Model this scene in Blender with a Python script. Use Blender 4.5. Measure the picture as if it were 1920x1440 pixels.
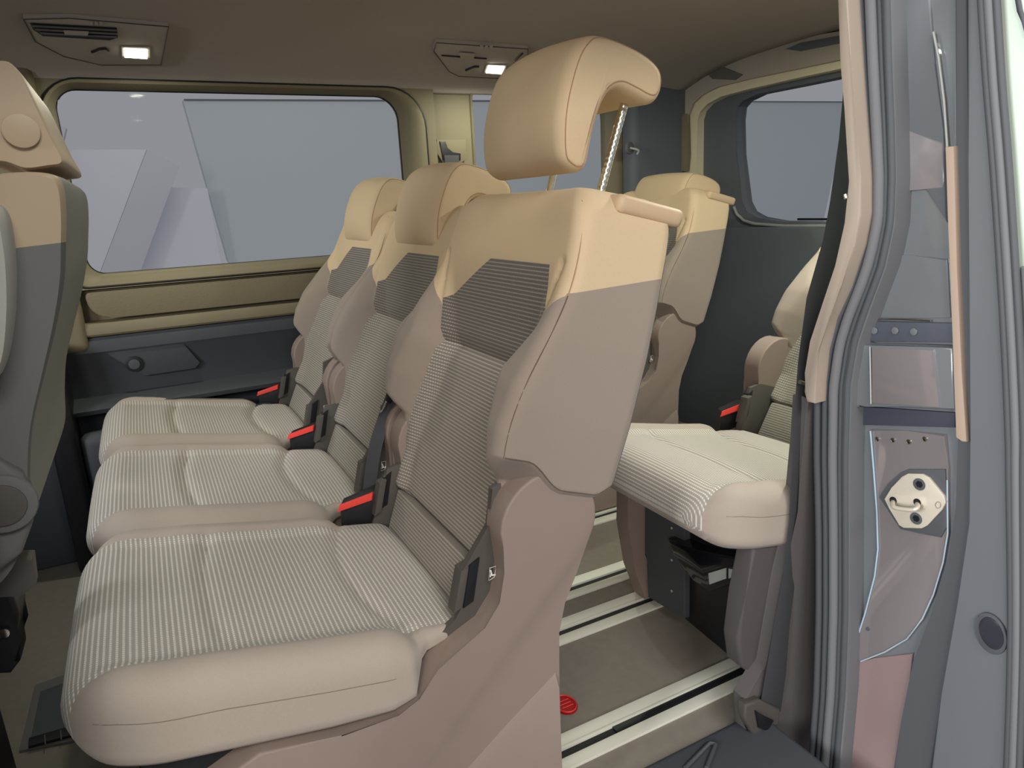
import bpy, bmesh, math, random
from math import sin, cos, radians, pi, sqrt, exp
from mathutils import Vector, Matrix
from mathutils.bvhtree import BVHTree

# ---------------------------------------------------------------- clean
for o in list(bpy.data.objects): bpy.data.objects.remove(o)
S = bpy.context.scene; COL = S.collection
def lin(c):
    return tuple((v/255/12.92) if v/255 <= .04045 else ((v/255+.055)/1.055)**2.4 for v in c)

# ---------------------------------------------------------------- camera
H = 0.97; FPX = 1304.12
yaw, pitch, roll = 0.47357774, 0.25648671, -0.05077985
cf = Vector((sin(yaw)*cos(pitch), cos(yaw)*cos(pitch), -sin(pitch)))
r0 = cf.cross(Vector((0, 0, 1))).normalized(); u0 = r0.cross(cf)
cr = cos(roll)*r0+sin(roll)*u0; cu = -sin(roll)*r0+cos(roll)*u0
cam = bpy.data.objects.new('camera', bpy.data.cameras.new('camera')); COL.objects.link(cam)
cam.matrix_world = Matrix(((cr.x, cu.x, -cf.x, 0), (cr.y, cu.y, -cf.y, 0), (cr.z, cu.z, -cf.z, H), (0, 0, 0, 1)))
cam.data.sensor_width = 36; cam.data.lens = FPX/1920*36; cam.data.clip_start = .02
S.camera = cam
def up(px, py, ax, val):
    """world point seen at a photograph pixel, on the plane ax = val"""
    d = cf+cr*((px-960)/FPX)+cu*((720-py)/FPX); o = Vector((0, 0, H)); i = 'xyz'.index(ax)
    return o+d*((val-o[i])/d[i])

# ---------------------------------------------------------------- world, lights, exposure
S.view_settings.view_transform = 'Standard'; S.view_settings.look = 'None'
S.view_settings.gamma = 1; S.view_settings.use_curve_mapping = False
S.view_settings.exposure = 0.0
W = bpy.data.worlds.new('world'); S.world = W; W.use_nodes = True
W.node_tree.nodes['Background'].inputs[0].default_value = (*lin((147, 149, 154)), 1)
W.node_tree.nodes['Background'].inputs[1].default_value = 1.0
def area(name, loc, rot, sx, sy, power, col):
    l = bpy.data.lights.new(name, 'AREA'); l.shape = 'RECTANGLE'; l.size = sx; l.size_y = sy; l.energy = power; l.color = col
    o = bpy.data.objects.new(name, l); COL.objects.link(o); o.location = loc; o.rotation_euler = rot; return o
# unseen fill lights added for the seats, door pillar and outside boards
def aim(o, tgt):
    o.rotation_euler = (Vector(tgt)-o.location).to_track_quat('-Z', 'Y').to_euler()
aim(area('fill_light', (-2.1, -2.5, 1.8), (0, 0, 0), 1.1, 1.0, 62, (1, .89, .79)), (.5, 1.0, .7))
aim(area('fill_light', (.2, -2.0, 2.95), (0, 0, 0), 2.0, .8, 80, (1, .97, .92)), (.1, 1.3, .45))
aim(area('fill_light', (-2.6, -.1, 1.5), (0, 0, 0), 1.0, 1.2, 115, (.98, .99, 1)), (1.0, .6, .7))
aim(area('fill_light', (2.5, 4.2, 4.2), (0, 0, 0), 5, 1.5, 32, (1, 1, .98)), (2.5, 10, .8))

# ---------------------------------------------------------------- materials
def new_mat(name):
    m = bpy.data.materials.new(name); m.use_nodes = True; nt = m.node_tree
    return m, nt, nt.nodes['Principled BSDF']
def N(nt, typ, **k):
    n = nt.nodes.new(typ)
    for a, b in k.items(): setattr(n, a, b)
    return n
def mat(name, rgb, rough=.7, metal=0, spec=.4, noise=0, nscale=60, bump=0, bscale=400, sheen=0, coat=0):
    m, nt, b = new_mat(name); c = lin(rgb)
    b.inputs['Base Color'].default_value = (*c, 1); b.inputs['Roughness'].default_value = rough
    b.inputs['Metallic'].default_value = metal; b.inputs['Specular IOR Level'].default_value = spec
    b.inputs['Sheen Weight'].default_value = sheen; b.inputs['Coat Weight'].default_value = coat
    tc = N(nt, 'ShaderNodeTexCoord')
    if noise:
        n = N(nt, 'ShaderNodeTexNoise'); n.inputs['Scale'].default_value = nscale; n.inputs['Detail'].default_value = 4
        nt.links.new(tc.outputs['Object'], n.inputs['Vector'])
        r = N(nt, 'ShaderNodeMixRGB'); r.blend_type = 'MIX'
        r.inputs[1].default_value = (*[v*(1-noise) for v in c], 1); r.inputs[2].default_value = (*[min(1, v*(1+noise)) for v in c], 1)
        nt.links.new(n.outputs['Fac'], r.inputs[0]); nt.links.new(r.outputs[0], b.inputs['Base Color'])
    if bump:
        n = N(nt, 'ShaderNodeTexNoise'); n.inputs['Scale'].default_value = bscale
        nt.links.new(tc.outputs['Object'], n.inputs['Vector'])
        bp = N(nt, 'ShaderNodeBump'); bp.inputs['Strength'].default_value = bump; bp.inputs['Distance'].default_value = .001
        nt.links.new(n.outputs['Fac'], bp.inputs['Height']); nt.links.new(bp.outputs[0], b.inputs['Normal'])
    return m
def mth(nt, op, a, b=None, c=None):
    n = N(nt, 'ShaderNodeMath', operation=op)
    for i, v in enumerate((a, b, c)):
        if v is None: continue
        if isinstance(v, (int, float)): n.inputs[i].default_value = v
        else: nt.links.new(v, n.inputs[i])
    return n.outputs[0]
def stripe_mat(name, base, line, period=.0075, dot=.0042, lw=.30, strength=1.0, contrast=.75):
    """woven insert cloth: rows of pale stitches, in real size along the surface"""
    m, nt, b = new_mat(name); b.inputs['Roughness'].default_value = .9; b.inputs['Sheen Weight'].default_value = .15
    b.inputs['Specular IOR Level'].default_value = .2
    uv = N(nt, 'ShaderNodeUVMap'); sp = N(nt, 'ShaderNodeSeparateXYZ'); nt.links.new(uv.outputs[0], sp.inputs[0])
    s, u = sp.outputs[0], sp.outputs[1]
    a = mth(nt, 'MULTIPLY_ADD', mth(nt, 'COSINE', mth(nt, 'MULTIPLY', s, 2*pi/period)), .5, .5)
    mr = N(nt, 'ShaderNodeMapRange', interpolation_type='SMOOTHSTEP'); nt.links.new(a, mr.inputs[0])
    mr.inputs[1].default_value = 1-lw*1.8; mr.inputs[2].default_value = 1-lw*.35
    d = mth(nt, 'MULTIPLY_ADD', mth(nt, 'COSINE', mth(nt, 'MULTIPLY', u, 2*pi/dot)), .5*contrast, 1-.5*contrast)
    row = mr.outputs[0]; fac = mth(nt, 'MULTIPLY', row, d)
    tc = N(nt, 'ShaderNodeTexCoord'); no = N(nt, 'ShaderNodeTexNoise'); no.inputs['Scale'].default_value = 900
    nt.links.new(tc.outputs['Object'], no.inputs['Vector'])
    fac2 = mth(nt, 'MULTIPLY', fac, mth(nt, 'MULTIPLY_ADD', no.outputs['Fac'], .8, .55*strength)); 
    mx = N(nt, 'ShaderNodeMixRGB'); mx.inputs[1].default_value = (*lin(base), 1); mx.inputs[2].default_value = (*lin(line), 1)
    cl = mth(nt, 'MINIMUM', mth(nt, 'MULTIPLY', fac2, .85), 1.0); nt.links.new(cl, mx.inputs[0]); nt.links.new(mx.outputs[0], b.inputs['Base Color'])
    bp = N(nt, 'ShaderNodeBump'); bp.inputs['Strength'].default_value = .35; bp.inputs['Distance'].default_value = .0012
    nt.links.new(fac, bp.inputs['Height']); nt.links.new(bp.outputs[0], b.inputs['Normal'])
    return m
M = {}
M['stripe'] = stripe_mat('insert_cloth_light', (162, 157, 149), (240, 236, 226), period=.0068)
M['stripe_mid'] = stripe_mat('insert_cloth_shaded', (126, 121, 113), (202, 196, 182), period=.0060)  # cushion insert cloth with the backrest's weaker light put into its colour
M['stripe_dark'] = stripe_mat('insert_cloth_dark', (98, 93, 87), (170, 163, 150), lw=.26, period=.0060)
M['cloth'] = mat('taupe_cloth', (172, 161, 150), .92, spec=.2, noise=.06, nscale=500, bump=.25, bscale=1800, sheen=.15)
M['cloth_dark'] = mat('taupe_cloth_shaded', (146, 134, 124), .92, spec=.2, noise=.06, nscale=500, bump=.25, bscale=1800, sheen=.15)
M['beige'] = mat('beige_upholstery', (200, 178, 146), .75, spec=.3, noise=.04, nscale=300, bump=.12, bscale=1200)
M['beige_pad'] = mat('beige_leatherette', (190, 164, 134), .55, spec=.45, bump=.08, bscale=1500)
M['thread'] = mat('seam_thread', (96, 82, 68), .9)
M['cloth_seam'] = mat('cloth_seam_thread', (128, 116, 106), .9)
M['thread_beige'] = mat('beige_seam_thread', (164, 132, 104), .9)
M['shell'] = mat('brown_plastic', (142, 127, 118), .55, spec=.35, noise=.03, nscale=30, bump=.1, bscale=2500)
M['shell_dark'] = mat('charcoal_plastic', (84, 80, 76), .6, spec=.35, bump=.1, bscale=2500)
M['grey_shell'] = mat('grey_seat_shell', (104, 104, 102), .7, spec=.3, bump=.1, bscale=1500)
M['black'] = mat('black_plastic', (30, 31, 35), .4)
M['webbing'] = mat('black_webbing', (68, 69, 73), .85, noise=.1, nscale=500)
M['red'] = mat('red_button', (235, 70, 62), .4)
M['chrome'] = mat('polished_steel', (215, 210, 200), .18, metal=1)
M['headliner'] = mat('headliner_fabric', (170, 163, 154), .95, spec=.1, noise=.05, nscale=200, bump=.15, bscale=1200)
M['header'] = mat('grey_header_trim', (176, 168, 156), .8, spec=.2)
M['trim'] = mat('beige_hard_trim', (118, 111, 90), .6, spec=.3, bump=.06, bscale=1800)
M['trim_tex'] = mat('beige_grained_trim', (114, 106, 86), .7, spec=.25, bump=.9, bscale=260)
M['trim_light'] = mat('cream_opening_trim', (225, 216, 186), .6)
M['lower'] = mat('dark_lower_trim', (62, 66, 72), .6, spec=.3, bump=.06, bscale=1800)
M['lower2'] = mat('dark_grey_trim', (74, 78, 84), .6, spec=.3)
M['tail'] = mat('dark_tailgate_trim', (98, 104, 110), .65, spec=.3)
M['floor'] = mat('grey_brown_floor_covering', (132, 126, 116), .85, spec=.2, noise=.12, nscale=45, bump=.2, bscale=900)
M['rail'] = mat('anodised_rail', (236, 236, 222), .4, metal=.1, spec=.5)
M['slot'] = mat('rail_slot', (24, 26, 30), .5)
M['paint'] = mat('grey_blue_body_paint', (126, 132, 137), .28, metal=.25, spec=.5, coat=.6)
M['paint_dull'] = mat('grey_body_coating', (108, 113, 118), .5, metal=.1, spec=.4)
M['paint_rose'] = mat('rose_reflection_body_paint', (158, 136, 136), .3, metal=.2, coat=.4)  # body paint tinted with the rosy reflections on the lower pillar
M['paint_gloss'] = mat('glossy_body_paint', (150, 144, 146), .10, metal=.35, coat=1)
M['rubber'] = mat('grey_rubber_seal', (112, 114, 118), .65, spec=.35)
M['rubber2'] = mat('dark_rubber_seal', (82, 85, 90), .6, spec=.35)
M['foam'] = mat('tan_foam_strip', (176, 156, 140), .8)
M['steel'] = mat('zinc_plate', (222, 214, 198), .45, metal=.35, noise=.06, nscale=120)
M['white'] = mat('white_print', (236, 236, 232), .6)
M['label'] = mat('grey_sticker', (170, 176, 172), .6)
M['slab_a'] = mat('grey_panel_board', (206, 212, 215), .95, spec=.05)
M['slab_b'] = mat('pale_grey_panel_board', (228, 229, 236), .95, spec=.05)
M['slab_c'] = mat('mid_grey_panel_board', (208, 210, 217), .95, spec=.05)
M['slab_edge'] = mat('dark_board_edge', (120, 122, 128), .9)
M['ground'] = mat('showroom_floor', (118, 116, 116), .5)
M['light_body'] = mat('pale_green_body_paint', (226, 240, 226), .3, coat=.5)
m, nt, b = new_mat('lamp_glow'); b.inputs['Base Color'].default_value = (1, .98, .88, 1)
b.inputs['Emission Color'].default_value = (1, .98, .84, 1); b.inputs['Emission Strength'].default_value = 7; M['lamp'] = m
m, nt, b = new_mat('window_glass')
out = nt.nodes['Material Output']; tr = N(nt, 'ShaderNodeBsdfTransparent'); tr.inputs[0].default_value = (.95, .952, .955, 1)
gl = N(nt, 'ShaderNodeBsdfGlossy'); gl.inputs['Roughness'].default_value = .02; mx = N(nt, 'ShaderNodeMixShader'); mx.inputs[0].default_value = .001
nt.links.new(tr.outputs[0], mx.inputs[1]); nt.links.new(gl.outputs[0], mx.inputs[2]); nt.links.new(mx.outputs[0], out.inputs[0]); M['glass'] = m
m, nt, b = new_mat('notched_steel'); b.inputs['Base Color'].default_value = (.7, .68, .62, 1); b.inputs['Metallic'].default_value = 1; b.inputs['Roughness'].default_value = .22
tc = N(nt, 'ShaderNodeTexCoord'); sp = N(nt, 'ShaderNodeSeparateXYZ'); nt.links.new(tc.outputs['Object'], sp.inputs[0])
w_ = mth(nt, 'SINE', mth(nt, 'MULTIPLY', sp.outputs[2], 2*pi/.009)); bp = N(nt, 'ShaderNodeBump'); bp.inputs['Strength'].default_value = .25; bp.inputs['Distance'].default_value = .0008
nt.links.new(w_, bp.inputs['Height']); nt.links.new(bp.outputs[0], b.inputs['Normal']); M['notch'] = m

# ---------------------------------------------------------------- object helpers
def link(o, parent=None):
    COL.objects.link(o)
    if parent is not None: o.parent = parent
    return o
def obj(name, bm, m, parent=None, smooth=True, recalc=True, sharp=40):
    if recalc: bmesh.ops.recalc_face_normals(bm, faces=bm.faces)
    me = bpy.data.meshes.new(name); bm.to_mesh(me); bm.free(); me.materials.append(m)
    if smooth:
        me.polygons.foreach_set('use_smooth', [True]*len(me.polygons))
        try: me.set_sharp_from_angle(angle=radians(sharp))
        except Exception: pass
    return link(bpy.data.objects.new(name, me), parent)
def thing(name, label, cat, loc=(0, 0, 0), group=None):
    o = bpy.data.objects.new(name, None); o.empty_display_size = .05; link(o); o.location = loc
    o['label'] = label; o['category'] = cat
    if group: o['group'] = group
    return o
def tag(o, label, cat, group=None):
    o['label'] = label; o['category'] = cat
    if group: o['group'] = group
    return o
def struct(o): o['kind'] = 'structure'; return o
def add_box(bm, x0, x1, y0, y1, z0, z1, bev=0, seg=2):
    vs = [bm.verts.new((x, y, z)) for x in (x0, x1) for y in (y0, y1) for z in (z0, z1)]
    fs = [bm.faces.new([vs[i] for i in q]) for q in ((0, 1, 3, 2), (4, 6, 7, 5), (0, 4, 5, 1), (2, 3, 7, 6), (0, 2, 6, 4), (1, 5, 7, 3))]
    if bev: bmesh.ops.bevel(bm, geom=list({e for f in fs for e in f.edges}), offset=bev, segments=seg, affect='EDGES', profile=.6)
    return bm
def box(name, x0, x1, y0, y1, z0, z1, m, parent=None, bev=.004, seg=2):
    return obj(name, add_box(bmesh.new(), x0, x1, y0, y1, z0, z1, bev, seg), m, parent)
def prism_bm(bm, pts3, off, bev=0, seg=2):
    """polygon of 3-D points swept by the vector off"""
    a = [bm.verts.new(p) for p in pts3]; b = [bm.verts.new(Vector(p)+Vector(off)) for p in pts3]; n = len(a)
    fs = [bm.faces.new(a), bm.faces.new(b[::-1])]+[bm.faces.new((a[i], b[i], b[(i+1) % n], a[(i+1) % n])) for i in range(n)]
    if bev:
        es = set(fs[0].edges) | set(fs[1].edges)
        bmesh.ops.bevel(bm, geom=list(es), offset=bev, segments=seg, affect='EDGES', profile=.6, clamp_overlap=True)
    return bm
def prism(name, pts3, off, m, parent=None, bev=.003, seg=2):
    return obj(name, prism_bm(bmesh.new(), pts3, off, bev, seg), m, parent)
def smooth_path(pts, n=6, closed=False):
    P = [Vector(p) for p in pts]; out = []; L = len(P)
    for i in range(L if closed else L-1):
        p0 = P[i-1] if (closed or i > 0) else P[0]; p1 = P[i]; p2 = P[(i+1) % L]; p3 = P[(i+2) % L] if (closed or i+2 < L) else P[-1]
        for k in range(n):
            t = k/n
            out.append(.5*((2*p1)+(p2-p0)*t+(2*p0-5*p1+4*p2-p3)*t*t+(3*p1-p0-3*p2+p3)*t**3))
    if not closed: out.append(P[-1])
    return out
def add_tube(bm, path, r, n=8, closed=False, flat=None):
    """tube; flat=(direction, factor) stretches the section along a direction"""
    P = [Vector(p) for p in path]; rings = []; L = len(P)
    for i in range(L):
        if closed: t = P[(i+1) % L]-P[i-1]
        else: t = P[min(i+1, L-1)]-P[max(i-1, 0)]
        t.normalize(); ref = Vector(flat[0]) if flat else (Vector((0, 0, 1)) if abs(t.z) < .9 else Vector((1, 0, 0)))
        a = (ref-t*ref.dot(t)).normalized(); b = t.cross(a); k = flat[1] if flat else 1
        rr = r[i] if isinstance(r, (list, tuple)) else r
        rings.append([bm.verts.new(P[i]+a*rr*k*cos(2*pi*j/n)+b*rr*sin(2*pi*j/n)) for j in range(n)])
    for i in range(L if closed else L-1):
        A = rings[i]; B = rings[(i+1) % L]
        for j in range(n): bm.faces.new((A[j], A[(j+1) % n], B[(j+1) % n], B[j]))
    if not closed: bm.faces.new(rings[0][::-1]); bm.faces.new(rings[-1])
    return bm
def tube(name, path, r, m, parent=None, n=8, closed=False, flat=None):
    return obj(name, add_tube(bmesh.new(), path, r, n, closed, flat), m, parent, sharp=60)
def ribbon(name, path, wdir, w, t, m, parent=None):
    """flat strap of width w (along wdir) and thickness t"""
    bm = bmesh.new(); P = [Vector(p) for p in path]; rings = []
    for i, p in enumerate(P):
        tg = (P[min(i+1, len(P)-1)]-P[max(i-1, 0)]).normalized(); a = Vector(wdir[i] if isinstance(wdir, list) else wdir); a = (a-tg*a.dot(tg)).normalized(); b = tg.cross(a)
        rings.append([bm.verts.new(p+a*sx*w/2+b*sy*t/2) for sx, sy in ((-1, -1), (1, -1), (1, 1), (-1, 1))])
    for A, B in zip(rings, rings[1:]):
        for j in range(4): bm.faces.new((A[j], A[(j+1) % 4], B[(j+1) % 4], B[j]))
    bm.faces.new(rings[0][::-1]); bm.faces.new(rings[-1])
    return obj(name, bm, m, parent)
def loops(name, Ls, m, parent=None, cap=False, closed=True, sharp=40):
    bm = bmesh.new(); R = [[bm.verts.new(p) for p in L] for L in Ls]; n = len(R[0])
    for A, B in zip(R, R[1:]):
        for j in range(n if closed else n-1): bm.faces.new((A[j], A[(j+1) % n], B[(j+1) % n], B[j]))
    if cap: bm.faces.new(R[-1])
    return obj(name, bm, m, parent, sharp=sharp)
def disc(name, c, axis, r, h, m, parent=None, bev=.002, n=32):
    bm = bmesh.new(); ax = Vector(axis).normalized(); ref = Vector((0, 0, 1)) if abs(ax.z) < .9 else Vector((1, 0, 0)); a = ax.cross(ref).normalized(); b = ax.cross(a)
    return obj(name, prism_bm(bm, [Vector(c)+a*r*cos(2*pi*i/n)+b*r*sin(2*pi*i/n) for i in range(n)], ax*h, bev), m, parent)
def rrect(x0, x1, z0, z1, r, n=8, sharp=False):
    """rounded rectangle in 2-D, r may be 4 radii (x1z1, x0z1, x0z0, x1z0)"""
    rs = r if isinstance(r, (list, tuple)) else [r]*4; P = []
    for k, (cx, cz, sx, sz) in enumerate(((x1, z1, -1, -1), (x0, z1, 1, -1), (x0, z0, 1, 1), (x1, z0, -1, 1))):
        q = rs[k]
        for i in range(n+1):
            a = pi/2*(k+i/n)
            if sharp: P.append((cx, cz))
            else: P.append((cx+sx*q+q*cos(a), cz+sz*q+q*sin(a)))
    return P
def smoothstep(a, b, x):
    t = max(0, min(1, (x-a)/(b-a))); return t*t*(3-2*t)
def interp(tab, x):
    if x <= tab[0][0]: return tab[0][1]
    for (a, fa), (b, fb) in zip(tab, tab[1:]):
        if x <= b: return fa+(fb-fa)*(x-a)/(b-a)
    return tab[-1][1]
def in_poly(p, P):
    x, y = p; c = False
    for i in range(len(P)):
        x1, y1 = P[i]; x2, y2 = P[i-1]
        if (y1 > y) != (y2 > y) and x < (x2-x1)*(y-y1)/(y2-y1)+x1: c = not c
    return c
def split_regions(bm, classify, names, mats, parent=None, sharp=50):
    """one object per region of a cut surface"""
    bmesh.ops.recalc_face_normals(bm, faces=bm.faces); bm.faces.ensure_lookup_table()
    lab = [classify(f.calc_center_median(), f.normal) for f in bm.faces]
    out = {}
    for nm in names:
        b2 = bm.copy(); b2.faces.ensure_lookup_table()
        kill = [b2.faces[i] for i, l in enumerate(lab) if l != nm]
        bmesh.ops.delete(b2, geom=kill, context='FACES')
        if len(b2.faces) == 0: b2.free(); continue
        me = bpy.data.meshes.new(nm); b2.to_mesh(me); b2.free(); me.materials.append(mats[nm])
        me.polygons.foreach_set('use_smooth', [True]*len(me.polygons))
        try: me.set_sharp_from_angle(angle=radians(sharp))
        except Exception: pass
        out[nm] = bpy.data.objects.new(nm, me)
    return out
def ring_loft(stations, ring, uvf):
    bm = bmesh.new(); uvl = bm.loops.layers.uv.new('UVMap'); R = []; n = None
    for s in stations: R.append([bm.verts.new(p) for p in ring(s)])
    n = len(R[0])
    for k in range(len(R)-1):
        for j in range(n): bm.faces.new((R[k][j], R[k][(j+1) % n], R[k+1][(j+1) % n], R[k+1][j]))
    for A in (R[0], R[-1]):
        # cap: two more shrinking rings and a centre fan
        c = sum((v.co for v in A), Vector())/n; prev = A
        for q in (.66, .33):
            cur = [bm.verts.new(c+(v.co-c)*q) for v in A]
            for j in range(n): bm.faces.new((prev[j], prev[(j+1) % n], cur[(j+1) % n], cur[j]))
            prev = cur
        cv = bm.verts.new(c)
        for j in range(n): bm.faces.new((prev[j], prev[(j+1) % n], cv))
    for f in bm.faces:
        for l in f.loops: l[uvl].uv = uvf(l.vert.co)
    return bm
def cut(bm, co, no, sel=None):
    fs = [f for f in bm.faces if sel is None or sel(f.calc_center_median(), f.normal)]
    es = {e for f in fs for e in f.edges}; vs = {v for f in fs for v in f.verts}
    bmesh.ops.bisect_plane(bm, geom=list(fs)+list(es)+list(vs), plane_co=co, plane_no=no, dist=1e-5)

# ================================================================ THE SETTING
YW = 2.30
# ground outside and boards seen through the windows
g = struct(box('showroom_floor', -7, 8, -6, 8, -.50, -.45, M['ground'], bev=0))
def slab(name, pix, y, dy, m, label, group=None):
    P = [up(px, py, 'y', y) for px, py in pix]
    for p in P: p.z = max(p.z, -.45)
    o = prism(name, P, (0, dy, 0), m, bev=.004)
    return tag(o, label, 'panel', group)
slab('display_panel', [(343, 187), (1592, 191), (1525, 560), (1450, 900), (560, 900), (428, 490)], 10.0, .2, M['slab_a'], 'largest mid grey slanted board behind both side windows and the tailgate glass')
tube('edge_line', [up(px, py, 'y', 9.98) for px, py in ((345, 187), (900, 189), (1590, 191))], .010, M['slab_edge'], bpy.data.objects['display_panel'])  # thin dark line along the top of the board
slab('display_panel', [(40, 281), (275, 280), (150, 610), (40, 700)], 8.6, .15, M['slab_b'], 'pale grey board with a level top edge behind the left of the long side window')
slab('display_panel', [(276, 280), (336, 312), (215, 640), (140, 640)], 8.6, .15, M['slab_c'], 'narrow shaded side face of the pale board in the long side window')  # side face of the pale block, its shade put into the darker grey
slab('display_panel', [(320, 351), (389, 353), (440, 640), (200, 640)], 9.3, .15, M['slab_b'], 'small pale board between the shaded side face and the large slanted board')
slab('display_panel', [(60, 215), (104, 230), (124, 240), (117, 270), (104, 292), (20, 640), (-40, 640)], 8.3, .15, M['slab_c'], 'small grey board corner beside the front seat headrest in the window')

# floor
fl = struct(box('floor', -1.3, 2.02, .795, 2.36, -.06, 0, M['floor'], bev=.01))
for q, (y0, y1) in enumerate(((.60, .845),)):
    box('step_sill', -1.3, .90, .56, .80, -.05, .012, M['lower2'], fl, bev=.012, seg=3)
tube('sill_rib', [up(1285, 1440, 'z', .016), up(1330, 1393, 'z', .016), up(1342, 1396, 'z', .016), up(1325, 1440, 'z', .016)], .004, M['lower2'], fl)
# seat rails
rail_lab = ['seat rail nearest the open door, beside the small red tag', 'second seat rail from the door, under the near seat',
            'third seat rail from the door, close beside the second one', 'farthest seat rail, short piece seen just behind the near seat recliner']
for (yc, w), lb in zip(((.904, .078), (1.215, .084), (1.360, .080), (1.668, .092)), rail_lab):
    t = thing('seat_rail', 'pale '+lb, 'rail', (0, 0, 0), 'floor rails')
    x0, x1 = -.10, 1.93; a = w/2
    box('rail_flange', x0, x1, yc+.010, yc+a, 0, .006, M['rail'], t, .002)
    box('rail_flange', x0, x1, yc-a, yc-.013, 0, .006, M['rail'], t, .002)
    box('rail_slot', x0, x1, yc-.013, yc+.0045, 0, .002, M['slot'], t, 0)
    box('rail_lip', x0, x1, yc+.0045, yc+.010, 0, .008, M['rail'], t, .001)
    if yc < 1: box('rail_insert', .640, 1.93, yc-.011, yc+.004, .002, .006, M['black'], t, .001)
# red tag on the floor
rc = up(1060, 1320, 'z', .004)
rt = thing('red_tag', 'small red oval tag lying on the floor beside the near seat base', 'tag', rc)
def oval(rx, ry, z, n=28): return [(rx*cos(2*pi*i/n), ry*sin(2*pi*i/n), z) for i in range(n)]
prism('tag_plate', oval(.023, .028, -.003), (0, 0, .003), mat('red_tag_plastic', (170, 18, 26), .5), rt, .0008)
tube('tag_rim', oval(.020, .025, .001), .0016, M['red'], rt, 6, True)
for k in (-1, 0, 1): tube('tag_grille', [(-.012, k*.009, .001), (.012, k*.009, .001)], .0011, M['red'], rt, 6)

# floor hatch at the left
ht = thing('floor_hatch', 'grey floor hatch with a dark slotted edge before the near seat', 'hatch', (0, 0, 0))
prism('hatch_frame', [up(x, y, 'z', .0) for x, y in ((66, 1288), (140, 1262), (165, 1388), (36, 1412))], (0, 0, .006), M['grey_shell'], ht)
prism('hatch_lid', [up(x, y, 'z', .006) for x, y in ((76, 1300), (140, 1276), (150, 1366), (56, 1398))], (0, 0, .005), M['lower2'], ht)
prism('slot', [up(x, y, 'z', .007) for x, y in ((55, 1388), (146, 1362), (150, 1378), (54, 1404))], (0, 0, .006), M['black'], ht, .001)
for x in (84, 114): tube('slot_divider', [up(x, 1378-(x-84)*.3, 'z', .014), up(x+1, 1396-(x-84)*.3, 'z', .014)], .0012, M['grey_shell'], ht)

# ceiling : cross-section swept along x
prof = [(.74, 1.30), (.78, 1.36), (.86, 1.400), (1.0, 1.425), (1.3, 1.438), (1.6, 1.438), (1.9, 1.428), (2.04, 1.412), (2.14, 1.392), (2.22, 1.368), (2.262, 1.350), (2.285, 1.325)]
prof = [tuple(p) for p in smooth_path([(a, b, 0) for a, b in prof], 3)]
bm = bmesh.new(); xs = [-1.3, -.8, -.3, .0, .3, .52, .56, .60, .66, .80, 1.02, 1.06, 1.10, 1.3, 1.6, 1.82, 1.9, 1.98]; R = []
for x in xs:
    lift = .012*smoothstep(.52, .60, x)*(1-smoothstep(1.02, 1.10, x)); drop = .02*smoothstep(1.7, 1.98, x)
    R.append([bm.verts.new((x, p[0], p[1]+lift*smoothstep(.95, 1.1, p[0])*(1-smoothstep(1.85, 2.0, p[0]))-drop)) for p in prof])
for A, B in zip(R, R[1:]):
    for j in range(len(A)-1): bm.faces.new((A[j], A[j+1], B[j+1], B[j]))
ce = struct(obj('ceiling', bm, M['headliner'], sharp=60))
so = ce.modifiers.new('thick', 'SOLIDIFY'); so.thickness = .03; so.offset = 1
if ce.data.polygons[0].normal.z > 0: so.offset = 1
else: so.offset = -1

# far wall with the long window
def wall_y(z): return 2.30
def window_frame(name, glassloop, outerloop, mt, yo, yi, parent=None):
    """frame from a rectangular wall opening rolled in to the glass"""
    L = []
    for t, yy, k in ((0, yo+.012, 0), (0, yo, .0), (.12, yo-.004, 1), (.5, yo, 1), (.85, yo+.02, 1), (1, yi, 1), (1, yi+.03, 1)):
        L.append([(o[0]+(g_[0]-o[0])*t, yy, o[1]+(g_[1]-o[1])*t) for o, g_ in zip(outerloop, glassloop)])
    return loops(name, L, mt, parent)
w1 = struct(link(bpy.data.objects.new('window_1', None)))
G1 = rrect(-.139, .822, .826, 1.320, (.075, .055, .045, .06), 8)
O1 = rrect(-.172, .894, .795, 1.338, (.12, .10, .03, .03), 8)
window_frame('window_frame', G1, O1, M['trim'], 2.27, 2.315, w1)
prism('pane', [(x, 2.33, z) for x, z in rrect(-.15, .83, .815, 1.332, .05)], (0, .004, 0), M['glass'], w1, 0)
tube('window_gasket', [(x, 2.330, z) for x, z in G1], .003, M['black'], w1, 6, True)
tube('opening_seal', [(x, 2.272, z) for x, z in O1], .0042, M['black'], w1, 8, True)
w2 = struct(link(bpy.data.objects.new('window_2', None)))
G2 = rrect(1.085, 1.64, .826, 1.352, (.10, .05, .05, .05), 8)
O2 = rrect(1.065, 1.70, .79, 1.368, (.11, .055, .05, .05), 8)
window_frame('window_frame', G2, O2, M['trim'], 2.285, 2.315, w2)
prism('pane', [(x, 2.33, z) for x, z in rrect(1.07, 1.66, .81, 1.36, .05)], (0, .004, 0), M['glass'], w2, 0)
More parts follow.
